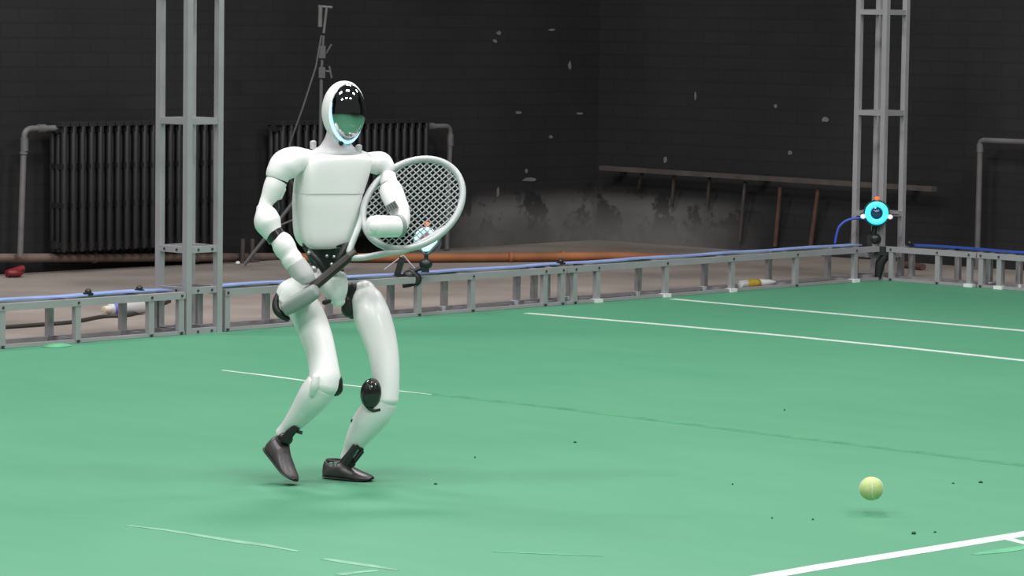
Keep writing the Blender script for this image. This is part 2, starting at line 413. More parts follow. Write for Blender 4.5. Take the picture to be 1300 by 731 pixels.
t1 = TS + .035; t2 = tA(716)
fr = post_fr([285, 372, 452, 530, 598, 690, 712])
truss('low aluminium box truss passing behind the robot, beside the left tower', FRONT_A + D1 * t1, D1, D2, t2 - t1, sub(fr, t1), sub(fr, t1), [(tA(598) - t1, 1), (tA(690) - t1, 1)])
t3 = t2 + .006; t4 = line_t(1118, FRONT_A, D1) - TW
fr = post_fr([728, 757, 844, 928, 1009, 1084])
truss('low aluminium box truss with white post feet, ending at the corner tower', FRONT_A + D1 * t3, D1, D2, t4 - t3, sub(fr, t3), sub(fr, t3),
      [(tA(757) - t3, 0), (tA(757) - t3, 1), (tA(844) - t3, 0), (tA(844) - t3, 1), (tA(928) - t3, 0), (tA(928) - t3, 1), (tA(1009) - t3, 1), (tA(1084) - t3, 0)])
tB = lambda px: line_t(px, FRONT_B, -D2)
fr = [tB(x) for x in (1132, 1191, 1231)]; s0 = .02; s1 = tB(1240)
truss('short low aluminium box truss at right, touching the corner tower', FRONT_B - D2 * s0, -D2, D1, s1 - s0, sub(fr, s0), sub(fr, s0), [(tB(1231) - s0, 0), (tB(1231) - s0, 1)])
s2 = s1 + .006; fr = [tB(x) for x in (1246, 1269, 1330, 1400)]
truss('low aluminium box truss running out of view at the right edge', FRONT_B - D2 * s2, -D2, D1, 1.5, sub(fr, s2), sub(fr, s2), [(tB(1269) - s2, 1), (tB(1269) - s2, 0)])

def tower(label, P, levels, height, bolts_at=()):
    t = empty('truss_tower', P, label, 'tower')
    offs = ((0, 0), (1, 0), (0, 1), (1, 1))
    for i, j in offs:
        b = MB(); A = P + D1 * TS * i + D2 * TS * j; b.box(A + UZ * height / 2, D1 * TW / 2, D2 * TW / 2, UZ * height / 2)
        b.build('chord', M['alu'], t, smooth=False)
    for z in levels:
        for (a, b_, dd) in (((0, 0), (1, 0), D2), ((0, 1), (1, 1), D2), ((0, 0), (0, 1), D1), ((1, 0), (1, 1), D1)):
            A = P + D1 * TS * a[0] + D2 * TS * a[1] + UZ * z; B = P + D1 * TS * b_[0] + D2 * TS * b_[1] + UZ * z
            b = MB(); b.bar(A, B, TW * .8, TW * .95, dd); b.build('cross_bar', M['alu'], t, smooth=False)
    for z in bolts_at:
        for dd, ss in ((D1, D2), (D2, D1)):
            for k in (.3, .75):
                b = MB(); A = P + dd * TS * k - ss * (TW * .42) + UZ * z
                b.tube([A + ss * .004, A - ss * .004], .0055, 8); b.build('bolt', M['boltm'], t)
    return t
Lc = FRONT_A + D2 * TS
zl = [.016, z_on(202, 366, Lc), z_on(202, 314.5, Lc), z_on(202, 152.5, Lc)]
zl.append(2 * zl[3] - zl[2]); zl.append(zl[4] + zl[3] - zl[2])
tower('grey aluminium box truss tower at left, behind the robot', FRONT_A, zl, zl[-1] + .2, (.016, zl[1], zl[2]))
Lc = FRONT_B + D2 * TS
zr = [.016, z_on(1084, 322, Lc), z_on(1083, 270, Lc), z_on(1084, 142.5, Lc), z_on(1086, 15, Lc)]
zr.append(2 * zr[4] - zr[3])
tower('grey aluminium box truss tower at the far right corner of the court', FRONT_B, zr, zr[-1] + .3, ())

# blue flat cables on the trusses
def flat_cable(name, label, pts, wid, th, side, m=None):
    b = MB(); rings = []
    for p in pts: rings.append([p - side * wid / 2, p + side * wid / 2, p + side * wid / 2 + UZ * th, p - side * wid / 2 + UZ * th])
    b.rings(rings, flat=True); return tag(b.build(name, m or M['blueflat'], smooth=False, origin=pts[len(pts) // 2]), label, 'cable')
def wob(P, d, a, b, n, off, z): return [P + d * (a + (b - a) * i / n) + off * (1 + .12 * math.sin(i * 1.7)) + UZ * (z + .004 * math.sin(i * 2.3) ** 2) for i in range(n + 1)]
flat_cable('blue_cable', 'pale blue flat cable lying along the low truss at left, up to the left tower', wob(FRONT_A, D1, L0, -.03, 14, D2 * TS * .62, H_T), .085, .006, D2)
flat_cable('blue_cable', 'pale blue flat cable on the truss between the left tower and corner tower', wob(FRONT_A, D1, TS + .04, t4 - .03, 26, D2 * TS * .66, H_T), .075, .006, D2)
flat_cable('blue_cable', 'dark blue cable lying along the low truss right of the corner tower', wob(FRONT_B, -D2, TS * .4, 3.0, 14, D1 * TS * .8, H_T), .05, .010, D1, M['bluecable'])
for x, y, lab in ((112, 377, 'black clip on the blue cable, midway between the left edge and the left tower'), (177, 371, 'small dark clip on the blue cable right beside the left tower'),
                  (712, 334.5, 'small dark clip on the blue cable right of the racket'), (1155, 314.5, 'dark clip on the blue cable right of the corner tower')):
    p = on_plane(x, y, FRONT_A + D2 * TS * .5, D2) if x < 1100 else on_plane(x, y, FRONT_B + D1 * TS * .5, D1)
    p.z = H_T + .012
    b = MB(); b.ball(p + UZ * .006, D1 * .016, D2 * .014, UZ * .014, 12, 8); b.box(p - UZ * .003, D1 * .012, D2 * .02, UZ * .005)
    tag(b.build('cable_clip', M['black'], origin=p), lab, 'clip')

# ------------------------------------------------------------------ radiators, pipes and the rail on the walls
def ipt(px, py, off): return on_plane(px, py, CORNER - D2 * off, D2)   # a point in a plane parallel to the back wall
def radiator(label, xa, xb, ztop, zbot):
    OFF = .20; DEP = .13
    A = ipt(xa, 240, OFF); Bp = ipt(xb, 240, OFF); L = (Bp - A).length; n = max(2, round(L / .0635)); st = L / n
    base = Vector((A.x, A.y, 0))
    t = empty('radiator', base, label, 'radiator')
    H = ztop - zbot; pm = None
    for i in range(n):
        if pm is None:
            b = MB()
            for k in range(3):
                y = D2 * (.018 + k * (DEP - .036) / 2)
                pts = [y + UZ * (zbot + H * q) for q in (0.0, .03, .97, 1.0)]
                b.tube(pts, [.010, .0175, .0175, .010], 8)
            for q in (.055, .36, .66, .945):
                b.bar(D2 * .005 + UZ * (zbot + H * q), D2 * (DEP - .005) + UZ * (zbot + H * q), .03, .03, D1)
            b.bar(D2 * .002 + UZ * (zbot + H * .985), D2 * (DEP - .002) + UZ * (zbot + H * .985), .056, .022, D1)
            for q in (.055, .945):
                b.bar(-D1 * st / 2 + D2 * DEP / 2 + UZ * (zbot + H * q), D1 * st / 2 + D2 * DEP / 2 + UZ * (zbot + H * q), .04, .04, UZ)
            o = pm = b.build('radiator_section', M['iron'], None, origin=(0, 0, 0))
        else: o = pm.copy(); COL.objects.link(o)
        o.parent = t; o.location = D1 * (st * (i + .5))
    for s in (.35 * L, .75 * L):
        b = MB(); c = base + D1 * s + D2 * DEP
        b.bar(c - D2 * .02 + UZ * (zbot + H * .8), c + D2 * (OFF - DEP - .004) + UZ * (zbot + H * .8), .03, .03, UZ); b.build('wall_bracket', M['iron'], t, smooth=False)
    return t
zt = ipt(95, 155.5, .2).z; zb = ipt(95, 320, .2).z
radiator('dark cast iron column radiator on the back wall at left, behind the left tower', 78, 288, zt, zb)
zt2 = ipt(500, 152, .2).z; zb2 = ipt(340, 307, .2).z
radiator('dark cast iron column radiator on the back wall behind the robot', 356, 547, zt2, zb2)
def pipe(name, label, pts, r, m, cat='pipe', origin=None, joints=()):
    t = empty(name, Vector((pts[-1].x, pts[-1].y, min(p.z for p in pts))), label, cat)
    b = MB(); b.tube(pts, r, 12); b.build('pipe_run', m, t)
    for a, c, rr in joints:
        b = MB(); b.tube([a, c], rr, 12); b.build('pipe_fitting', m, t)
    return t
def elbowed(pts, rad=.05):
    out = [pts[0]]
    for i in range(1, len(pts) - 1):
        a, b, c = pts[i - 1], pts[i], pts[i + 1]; p = b + (a - b).normalized() * rad; q = b + (c - b).normalized() * rad
        for k in range(6):
            s = k / 5; out.append(p * (1 - s) ** 2 + b * 2 * s * (1 - s) + q * s * s)
    out.append(pts[-1]); return out
po = .14
P0, P1, P2 = ipt(78, 162, po), ipt(31, 163.5, po), ipt(25.5, 325, po)
P0.z = P1.z
pipe('heating_pipe', 'pale grey bent pipe rising beside the left radiator', elbowed([P0, P1, P2]), .017, M['pipe'],
     joints=((P1 - UZ * .05, P1 - UZ * .12, .022), (P1 + (P0 - P1) * .35, P1 + (P0 - P1) * .55, .023), (P2 + (P1 - P2) * .80, P2 + (P1 - P2) * .82, .022)))
P0, P1 = ipt(541, 158, po), ipt(572, 160, po); P0.z = P1.z; P2 = ipt(567, 316, po)
pipe('heating_pipe', 'pale grey bent pipe right of the second radiator, behind the racket', elbowed([P0, P1, P2]), .016, M['pipe'],
     joints=((P1 - UZ * .05, P1 - UZ * .12, .021), (P0, P0 + (P1 - P0) * .3, .022)))
a, c = ipt(-12, 327.5, .08), ipt(392, 326, .08)
pipe('rusty_pipe', 'brown rusty pipe running low along the back wall under the radiators', [c, a], .024, M['rust'],
     joints=((a + (c - a) * .3, a + (c - a) * .31, .03), (a + (c - a) * .62, a + (c - a) * .63, .03)))
OR = [ground(375, 327, .03), ground(560, 327, .03), ground(740, 325.4, .03), ground(800, 325.4, .03), ground(850, 328.5, .03)]
OR = [Vector(p) for p in cr([tuple(p) for p in OR], 6)]
pipe('rusty_pipe', 'orange rusty pipe lying on the concrete behind the truss', OR[::-1], .026, M['orange'],
     joints=((ground(646, 326.5, .03), ground(650, 326.5, .03), .032), (ground(712, 325.5, .03), ground(716, 325.4, .03), .032)))
# supports of the brown pipe
def iptr(px, py, off): return on_plane(px, py, CORNER - D1 * off, D1)   # plane parallel to the right wall
P1 = iptr(1244.5, 178, .12); P2 = iptr(1240, 330, .12); P0 = P1 - D2 * 1.6; P2 = Vector((P1.x, P1.y, .01)) + D2 * (P2 - P1).dot(D2) * .4
pipe('heating_pipe', 'grey bent pipe frame on the right wall, right of the corner tower', elbowed([P0, P1, P2], .03), .017, M['pipe'],
     joints=((P1 - UZ * .02, P1 - UZ * .07, .021),))
b = MB(); rA, rB = iptr(764, 213, .13), iptr(1186, 240, .13)
rail = empty('wall_rail', Vector((rA.x, rA.y, 0)), 'grimy wooden rail on slanting rusty struts along the right wall', 'rail')
b.bar(rA, rB, .028, .055, UZ); b.build('rail_beam', M['wood'], rail, smooth=False)
for xt, yt, xb_, yb_, mm in ((815, 220, 811, 238, 'wood'), (856, 222, 853, 262, 'wood'), (901, 226, 898, 262, 'wood'), (946, 231, 939, 305, 'wood'), (991, 237, 984, 312, 'rustrod'), (1039, 240, 1029, 312, 'rustrod'), (1090, 240, 1080, 312, 'wood')):
    p = iptr(xt, yt, .10); q = iptr(xb_, yb_, .035)
    b = MB(); b.tube([p, q], .011 if mm == 'wood' else .014, 8); b.build('strut', M[mm], rail)
for xt in (780, 960, 1150):
    p = iptr(xt, 213 + (xt - 764) * .064, .12)
    b = MB(); b.bar(p, p + D1 * .115, .03, .03, UZ); b.build('wall_bracket', M['iron'], rail, smooth=False)

# floor litter beyond the fence
b = MB(); g = ground(18, 352); b.ball(g + UZ * .024, D1 * .055, D2 * .04, UZ * .026, 16, 8); b.tube([g + UZ * .02 - D1 * .05, g + UZ * .045 + D1 * .06], .02, 10)
tag(b.build('red_lump', M['red'], origin=g), 'small red plastic scrap on the concrete by the left pipe', 'scrap')
g = ground(26, 342); b = MB(); b.ball(g + UZ * .012, D1 * .014, D2 * .014, UZ * .012, 10, 6)
tag(b.build('pale_pebble', M['bracket'], origin=g), 'tiny white pebble on the concrete beside the red scrap', 'pebble')
g = ground(302, 336); b = MB(); b.ball(g + UZ * .01, D1 * .014, D2 * .014, UZ * .011, 10, 6)
tag(b.build('pale_pebble', M['bracket'], origin=g), 'tiny white pebble on the concrete right of the left tower', 'pebble')
A, Bq = ground(131, 402.5), ground(181, 398.5); ax = (Bq - A).normalized(); Lb = (Bq - A).length
bt = empty('plastic_bottle', A, 'milky plastic bottle with a blue label lying behind the left truss', 'bottle')
R_ = .034
def lathe(b, A, ax, prof, n=16):
    s = ax.cross(UZ).normalized(); u = s.cross(ax)
    b.rings([[A + ax * t + (s * math.cos(2 * PI * j / n) + u * math.sin(2 * PI * j / n)) * r for j in range(n)] for t, r in prof])
A2 = A + UZ * R_
b = MB(); lathe(b, A2, ax, [(.026, .013), (.034, .016), (.048, R_ * .95), (.055, R_), (Lb - .012, R_), (Lb, R_ * .8)]); b.build('body', M['clear'], bt)
b = MB(); lathe(b, A2, ax, [(0, .012), (.002, .018), (.030, .019), (.032, .012)]); b.build('cap', M['cream'], bt)
b = MB(); lathe(b, A2, ax, [(.050, R_ * .99), (.052, R_ * 1.03), (.105, R_ * 1.03), (.107, R_)]); b.build('label_band', M['label'], bt)
A, Bq = ground(939, 367.6), ground(984, 364.4); ax = (Bq - A).normalized(); Lb = (Bq - A).length; R_ = .022; A2 = A + UZ * (R_ + .006)
bt = empty('wrapped_roll', A, 'yellow wrapped package with white ends lying behind the truss near the corner tower', 'package')
b = MB(); lathe(b, A2, ax, [(0, R_ * .5), (.004, R_ * .9), (.05, R_), (.055, R_ * .8)]); b.build('end_cap', M['bracket'], bt)
b = MB(); lathe(b, A2, ax, [(.048, R_ * .9), (.055, R_ * 1.05), (.15, R_ * 1.05), (.16, R_ * .8)]); b.build('wrapped_body', M['yellow'], bt)
b = MB(); lathe(b, A2, ax, [(.155, R_ * .8), (.17, R_ * .95), (Lb * .85, R_ * .7), (Lb, R_ * .2)]); b.build('loose_end', M['bracket'], bt)
pts = [ground(-10, 416.5, .008)] + [ground(x, y, .008) for x, y in ((40, 413), (90, 409), (130, 402), (165, 399.5), (200, 388), (215, 382))]
b = MB(); b.tube([Vector(p) for p in cr([tuple(p) for p in pts], 5)], .010, 8)
tag(b.build('floor_cable', M['cable'], origin=pts[2]), 'dark cable lying on the concrete behind the left truss', 'cable')
b = MB(); b.tube([ground(1143, 335, .02), ground(1172, 339, .02)], .02, 10)
tag(b.build('short_rod', M['rustrod'], origin=ground(1157, 338)), 'short dark rusty bar on the concrete right of the corner tower', 'rod')

# ------------------------------------------------------------------ light stand behind the robot
SY = 15.4
def sp(x, y, dy=0): return at_y(x, y, SY + dy)
foot_c = ground(404, 339); foot_c.z = 0
SY = foot_c.y
SY = foot_c.y
st = empty('tall_light_stand', foot_c, 'tall thin grey tripod light stand with clamps, rising behind the robot head', 'stand')
top = sp(412.5, 14); low = sp(405, 265)
b = MB(); b.tube([low, sp(407, 175), sp(408, 90), sp(410.5, 45)], [.013, .012, .010, .009], 10); b.build('pole', M['standgrey'], st)
b = MB(); b.tube([sp(406.3, 34), sp(406.8, 7)], .013, 10); b.build('pole_head', M['pipe'], st)
b = MB(); b.tube([sp(411, 42), sp(415, 8)], .008, 8); b.tube([sp(404, 8), sp(422, 9.5)], .008, 8); b.build('top_bracket', M['pipe'], st)
b = MB(); b.tube([sp(414, 68), sp(421, 56)], .006, 8); b.box(sp(409, 66), (.02, 0, 0), (0, .02, 0), (0, 0, .035)); b.build('clamp', M['clampgrey'], st)
b = MB(); b.tube([sp(411, 90), sp(419, 91)], .007, 8); b.tube([sp(418, 84), sp(421, 99)], .007, 8); b.box(sp(409, 92), (.018, 0, 0), (0, .02, 0), (0, 0, .03)); b.build('clamp', M['clampgrey'], st)
b = MB(); b.tube([sp(408, 45, -.01), sp(401, 85, -.03), sp(385, 135, -.05), sp(368, 182, -.05), sp(364, 215, -.03), sp(380, 255, -.01), sp(405, 270)], .006, 8); b.build('hanging_cable', M['clampgrey'], st)
hub = sp(405, 215)
for ang in (188, 292, 60):
    e = foot_c + Vector((math.cos(math.radians(ang)), math.sin(math.radians(ang)), 0)) * .42 + UZ * .012
    b = MB(); b.tube([hub, e], .011, 8); b.build('leg', M['standgrey'], st)
    b = MB(); m_ = low - UZ * .0; b.tube([Vector((low.x, low.y, low.z)), hub.lerp(e, .62)], .006, 8); b.build('brace', M['standgrey'], st)
for x, lab in ((308, 'left'), (320.5, 'right')):
    p = ipt(x, 312, .14); b = MB(); q = Vector((p.x, p.y, 0)); b.tube([q + UZ * .005, q + UZ * (ipt(x, 303, .14).z)], .014, 10)
    b.box(q + UZ * .006, D1 * .03, D2 * .03, UZ * .006)
    tag(b.build('floor_stub', M['wood'], origin=q), '%s one of two short grey pipe stubs standing between the radiators' % lab, 'pipe')

# ------------------------------------------------------------------ motion capture cameras
def mocap(label, C, look, r, ringm, lensm, lobes, cable=None):
    f = Vector(look).normalized(); s = f.cross(UZ).normalized(); u = s.cross(f)
    t = empty('ring_light_camera', C, label, 'camera')
    b = MB(); lathe_f(b, C, f, s, u, [(-.085, r * .75), (-.08, r * .95), (-.012, r * 1.12), (0, r * 1.1), (.002, r * .4)]); b.build('housing', M['teal'], t)
    ro = MB(); n = 28
    pts = [C + f * .004 + (s * math.cos(2 * PI * k / n) + u * math.sin(2 * PI * k / n)) * r * .74 for k in range(n)]
    ro.tube(pts, r * .24, 8, loop=True); ro.build('light_ring', ringm, t)
    b = MB(); lathe_f(b, C, f, s, u, [(-.01, r * .5), (.012, r * .48), (.018, r * .3), (.02, .001)]); b.build('lens', lensm, t)
    b = MB(); b.ball(C + u * r * 1.22 + f * .002, s * .016, f * .012, u * .012, 10, 6); b.build('status_light', M['orangedot'], t)['label'] = 'orange glowing lamp'
    if lobes:
        for k in (-1, 1):
            b = MB(); b.ball(C + s * k * r * 1.12 - u * r * .3 + f * .006, s * .015, f * .012, u * .013, 10, 6); b.build('side_lamp', M['whitedot'], t)['label'] = 'white glowing lamp'
    return t, f, s, u
def lathe_f(b, C, f, s, u, prof, n=20):
    b.rings([[C + f * t + (s * math.cos(2 * PI * j / n) + u * math.sin(2 * PI * j / n)) * rr for j in range(n)] for t, rr in prof])
CR = at_y(1113, 270.5, FRONT_B.y - .06)
t, f, s, u = mocap('ring lit cyan camera clamped to the corner tower at right', CR, CAM - CR, .066, M['cyan'], M['lens'], True)
b = MB(); pz = Vector((CR.x, CR.y + .05, CR.z - .06)); b.tube([pz, pz - UZ * .07 + s * .01], .016, 10); b.ball(pz - UZ * .085, (.035, 0, 0), (0, .03, 0), (0, 0, .03), 12, 8)
b.box(pz - UZ * .15 - s * .045, s * .05, f * .025, UZ * .025); b.box(pz - UZ * .115 + s * .03, s * .015, f * .02, UZ * .05); b.build('clamp_arm', M['black'], t)
b = MB(); b.tube([pz - UZ * .16 - s * .07, pz - UZ * .22 - s * .03, pz - UZ * .30 - s * .02], [.022, .028, .02], 10); b.build('cable_coil', M['black'], t)
b = MB(); b.tube([CR - s * .12 - f * .09, CR + s * .09 - f * .09], .010, 10); b.build('mount_bar', M['pipe'], t)
FB = lambda x, y: at_y(x, y, FRONT_B.y + .05)
pts = cr([tuple(FB(x, y)) for x, y in ((1106, 281), (1093, 277), (1077, 279), (1066, 287), (1062, 298), (1060, 309))], 5)
b = MB(); b.tube([Vector(p) for p in pts], .0075, 8); b.build('camera_cable', M['bluecable'], t)['label'] = 'blue looping cable'
fp = front1(541); CL = at_y(541, 304, fp.y + .02)
t, f, s, u = mocap('tilted ring lit camera clamped on the truss behind the racket', CL, (CAM - CL).normalized() + Vector((-.28, 0, .12)), .060, M['cyanpale'], M['lenswarm'], False)
FL = lambda x, y, dy=-.06: at_y(x, y, fp.y + dy)
b = MB(); b.tube([FL(533, 316), FL(541, 325), FL(556, 309), FL(560, 299)], .007, 8); b.tube([FL(560, 299), FL(552, 290)], .010, 8); b.build('handle_frame', M['pipe'], t)
b = MB(); b.tube([FL(541, 322), FL(541, 330)], .010, 8); b.ball(FL(540.5, 335), (.032, 0, 0), (0, .03, 0), (0, 0, .026), 12, 8); b.box(FL(540, 342), (.018, 0, 0), (0, .02, 0), (0, 0, .012)); b.build('ball_head', M['black'], t)
b = MB()
b.bar(FL(511, 327), FL(504, 349), .022, .03, (0, 1, 0)); b.bar(FL(504, 350), FL(514, 353), .022, .03, (0, 1, 0)); b.ball(FL(519, 350), (.03, 0, 0), (0, .03, 0), (0, 0, .026), 12, 8)
b.tube([Vector(p) for p in cr([tuple(FL(x, y)) for x, y in ((518, 343), (530, 352), (529, 358), (521, 361.5), (511, 363))], 5)], [.018 if i < 12 else .010 for i in range(21)], 10)
b.tube([FL(521, 346), FL(540, 338)], .010, 8); b.build('clamp_arm', M['black'], t)
b = MB(); b.tube([FL(512, 324, .0), FL(531, 346, .0)], .0035, 8); b.build('thin_strut', M['alu'], t)
b = MB(); b.tube([FL(512, 324, .0), FL(488, 342, .0)], .0035, 8); b.build('thin_strut', M['alu'], t)

# ------------------------------------------------------------------ the robot
RG = ground(440, 609.5, CT); RY = RG.y
PXM = FPX / (RG - CAM).dot(FW)                           # pixels per metre where the robot stands
def R(px, py, dy=0.0): return at_y(px, py, RY + dy)
robot = empty('humanoid_robot', RG, 'white humanoid robot stepping with bent knees on the green court, racket in hand', 'robot')
def limb(b, spec, n=7, seg=28, cap0=1.0, cap1=1.0, depth=1.0, ex=2.0, flatq=None):
    """tapered rounded limb; spec rows are (column, row, depth offset, half width in pixels)"""
    pts = cr(spec, n); C = [R(p[0], p[1], p[2]) for p in pts]; rad = [p[3] / PXM for p in pts]
    view = Vector((0, 1, 0)); m = len(C); rings = []
    def ring(c, t, r):
        a = t.cross(view)
        if a.length < .15: a = t.cross(UZ)
        a.normalize(); d = a.cross(t).normalized(); out = []
        for j in range(seg):
            th = 2 * PI * j / seg; co, si = math.cos(th), math.sin(th)
            q = (abs(co) ** ex + abs(si) ** ex) ** (-1 / ex)
            out.append(c + (a * co + d * si * depth) * (q * r))
        return out
    T = [(C[min(i + 1, m - 1)] - C[max(i - 1, 0)]).normalized() for i in range(m)]
    k = 6
    if cap0 > 0:
        for i in range(k): th = PI / 2 * (1 - (i + .08) / k); rings.append(ring(C[0] - T[0] * rad[0] * cap0 * math.sin(th), T[0], rad[0] * math.cos(th)))
    rings += [ring(C[i], T[i], rad[i]) for i in range(m)]
    if cap1 > 0:
        for i in range(k - 1, -1, -1): th = PI / 2 * (1 - (i + .08) / k); rings.append(ring(C[-1] + T[-1] * rad[-1] * cap1 * math.sin(th), T[-1], rad[-1] * math.cos(th)))
    b.rings(rings)
def part(name, m, spec, parent=None, **k):
    b = MB(); limb(b, spec, **k); return b.build(name, m, parent or robot)

# torso: rounded box sections in the robot's own frame
YAW = math.radians(22); RF = Vector((math.sin(YAW), -math.cos(YAW), 0)); RL = Vector((math.cos(YAW), math.sin(YAW), 0))
def section(c, hw, hd, ex=5.5, seg=44, front=1.0):
    out = []
    for j in range(seg):
        th = 2 * PI * j / seg; co, si = math.cos(th), math.sin(th); q = (abs(co) ** ex + abs(si) ** ex) ** (-1 / ex)
        out.append(c + RL * (co * q * hw) + RF * (si * q * hd * (front if si > 0 else 1)))
    return out
def torso(rows, m, name):
    b = MB(); rings = []
    for y, xl, xr, hd in cr(rows, 4):
        hw = max(((xr - xl) / 2 / PXM - hd * math.sin(YAW) * .86) / math.cos(YAW) / .985, .01)
        rings.append(section(R((xl + xr) / 2, y), hw, hd))
    b.rings(rings); return b.build(name, m, robot, sharp=70)
torso([(193.5, 402, 456, .030), (195, 392, 465, .046), (198, 385, 471, .056), (204, 379, 474, .062), (216, 374, 472.5, .066), (230, 371, 468.5, .068), (243, 369.5, 464.5, .069), (245.2, 369.4, 463.6, .0685)], M['white'], 'chest_shell')
torso([(245.45, 369.7, 463.1, .0668), (247, 369.2, 462.8, .0674), (258, 368.5, 460.5, .068), (272, 369, 457.5, .066), (288, 369.5, 453.5, .064), (300, 371.5, 450.5, .062), (308, 375.5, 447.5, .058), (312.5, 380, 444.5, .052), (315, 387, 440, .043)], M['white'], 'abdomen_shell')
# neck and collar
nb = MB(); rings = []
for x, y, hw, hd in cr([(431, 160, 14, .036), (429.5, 172, 15.5, .038), (427.5, 180, 17.5, .041), (427, 186, 22, .045), (427, 190, 31, .050), (428, 194.5, 42, .056), (428, 200, 47, .055)], 5):
    rings.append(section(R(x, y, .004), hw / PXM, hd, 2.2, 32))
nb.rings(rings); nb.build('neck_cover', M['offwhite'], robot)
for x, y in ((397.5, 184), (455.5, 189)):
    b = MB(); p = R(x, y, -.01); b.tube([p - UZ * .012, p + UZ * .010], [.009, .010], 12); b.ball(p + UZ * .008, (.010, 0, 0), (0, .010, 0), (0, 0, .006), 12, 6); b.build('collar_peg', M['offwhite'], robot)
b = MB(); b.ball(R(433, 181.5, -.036), (.008, 0, 0), (0, .007, 0), (0, 0, .008), 12, 8); b.build('chin_dark_ball', M['black'], robot)  # small solid black ball just under the chin

# head
HY = math.radians(31); HFv = Vector((math.sin(HY) , -math.cos(HY), 0)); tilt = math.radians(.5)
HS = Vector((math.cos(HY), math.sin(HY), 0)); HF = (HFv * math.cos(tilt) - UZ * math.sin(tilt)).normalized(); HU = HS.cross(HF) * -1
if HU.z < 0: HU = -HU
HC = R(436.3, 142.5, -.005)
def head_pt(s_, f_, u_): return HC + HS * s_ + HF * f_ + HU * u_
RS, RFF, RU = .0600, .073, .0895
def egg(u):                                             # narrowing towards the chin
    return 1 - .17 * max(0, -u) ** 1.6
F0 = .013
def surf(a, e, k=1.0):                                  # a: angle round the facing axis, e: 0 = front pole .. PI = back
    uu = math.sin(e) * math.sin(a); g = egg(uu)
    c_ = math.cos(e); p = 2.5; ff = (1 - abs(math.sin(e)) ** p) ** (1 / p) if c_ > 0 else c_     # flatter in front than a ball
    return (RS * k * math.sin(e) * math.cos(a) * g, RFF * k * ff, RU * k * uu)
E0 = math.asin((1 - (F0 / RFF) ** 2.5) ** .4) - .11
hb = MB(); n = 40; rings = []
rings.append([head_pt(*surf(2 * PI * j / n, E0 + .02, .965)) for j in range(n)])
rings.append([head_pt(*surf(2 * PI * j / n, E0 - .03, 1.0)) for j in range(n)])
rings.append([head_pt(*surf(2 * PI * j / n, E0 - .005, 1.05)) for j in range(n)])
for i in range(14):
    e = E0 + (PI - E0) * (i + .3) / 14
    rings.append([head_pt(*surf(2 * PI * j / n, min(e, PI - .01), 1.06)) for j in range(n)])
rings.append([head_pt(*surf(2 * PI * j / n, PI - .004, 1.06)) for j in range(n)])
hb.rings(rings); head = hb.build('head_hood', M['white'], robot, sharp=60)
vb = MB(); rings = []
for i in range(16):
    e = .004 + (E0 + .015 - .004) * i / 15; rings.append([head_pt(*surf(2 * PI * j / n, e, 1.0)) for j in range(n)])
vb.rings(rings); vb.build('visor', M['visor'], head)['label'] = 'glossy black mirror visor'
lr = MB(); pts = []
for k in range(31):
    a = math.radians(160) + math.radians(165) * k / 30; x_, f_, u_ = surf(a, E0 - .035, 1.02); pts.append(head_pt(x_, f_, u_))
lr.tube(pts, [.0052 * min(1, .25 + 1.2 * math.sin(PI * k / 30)) for k in range(31)], 8); lr.build('light_ring', M['ring'], head)['label'] = 'pale blue glowing strip round the chin'

# right arm (on the left of the picture)
part('shoulder', M['white'], [(388, 203, -.045, 14), (374, 204, -.06, 18), (362, 210, -.075, 19.5), (354.5, 219, -.085, 16.5), (351.5, 227, -.088, 14.2)], cap1=.03)
part('arm_joint', M['black'], [(352, 224, -.088, 12.6), (351, 234, -.09, 12.6)], cap0=.1, cap1=.1)
part('upper_arm', M['white'], [(351.2, 229.6, -.09, 13.6), (347.5, 238, -.095, 13.2), (343, 248, -.10, 11.3), (338.5, 256, -.105, 9.0), (336, 263, -.11, 8.5)], cap0=.03, cap1=.6)
b = MB(); limb(b, [(356, 240, -.085, 7), (354, 249, -.085, 5)]); b.build('elbow_motor', M['white'], robot)
b = MB(); limb(b, [(346, 256, -.08, 8), (347, 264, -.08, 8)]); b.build('elbow_joint', M['black'], robot)
part('forearm', M['white'], [(333.5, 263, -.115, 8.5), (337, 272, -.12, 14.5), (340, 283, -.125, 16.8), (344.5, 293, -.13, 13.5), (347.5, 299, -.132, 11.5)], cap0=.6, cap1=.2)
part('forearm_band', M['blackgloss'], [(346.5, 295, -.132, 12.2), (352, 303.5, -.135, 11.8)], cap0=.1, cap1=.1)
part('wrist_motor', M['white'], [(353.5, 303, -.137, 11.8), (358, 308, -.138, 14), (362.5, 316, -.14, 14.2), (367, 323, -.143, 12.5), (370, 328, -.145, 13.3), (374.5, 335, -.147, 12.8)], cap0=.4, cap1=.2)
part('wrist', M['offwhite'], [(375, 334, -.148, 13), (380, 342, -.15, 13.6), (385.5, 351, -.152, 13.8), (388, 357, -.153, 12)], cap0=.2, cap1=.5)  # no cloth here: the wrist's shade is put into this greyer colour
hand = part('hand', M['greyshell'], [(363, 392, -.165, 8.5), (374, 385.5, -.169, 9.8), (388, 377, -.173, 10.3), (400, 369.5, -.176, 9.2)], cap0=.5, cap1=.6, depth=1.5, ex=4)
part('palm', M['white'], [(388, 352, -.153, 12), (380, 362, -.158, 14), (371, 373, -.160, 14), (363, 383, -.160, 10.5)], hand, cap0=.6, cap1=.6, depth=.6)
part('knuckle', M['white'], [(370, 361, -.140, 8), (362, 367, -.142, 9), (358, 373, -.144, 7.5)], hand)
part('thumb', M['black'], [(353, 374, -.150, 3.2), (350, 383, -.155, 4.0), (350.5, 392, -.16, 4.6), (356, 399, -.163, 4.8), (364.5, 404.5, -.165, 3.6)], hand)['label'] = 'black rubber thumb'

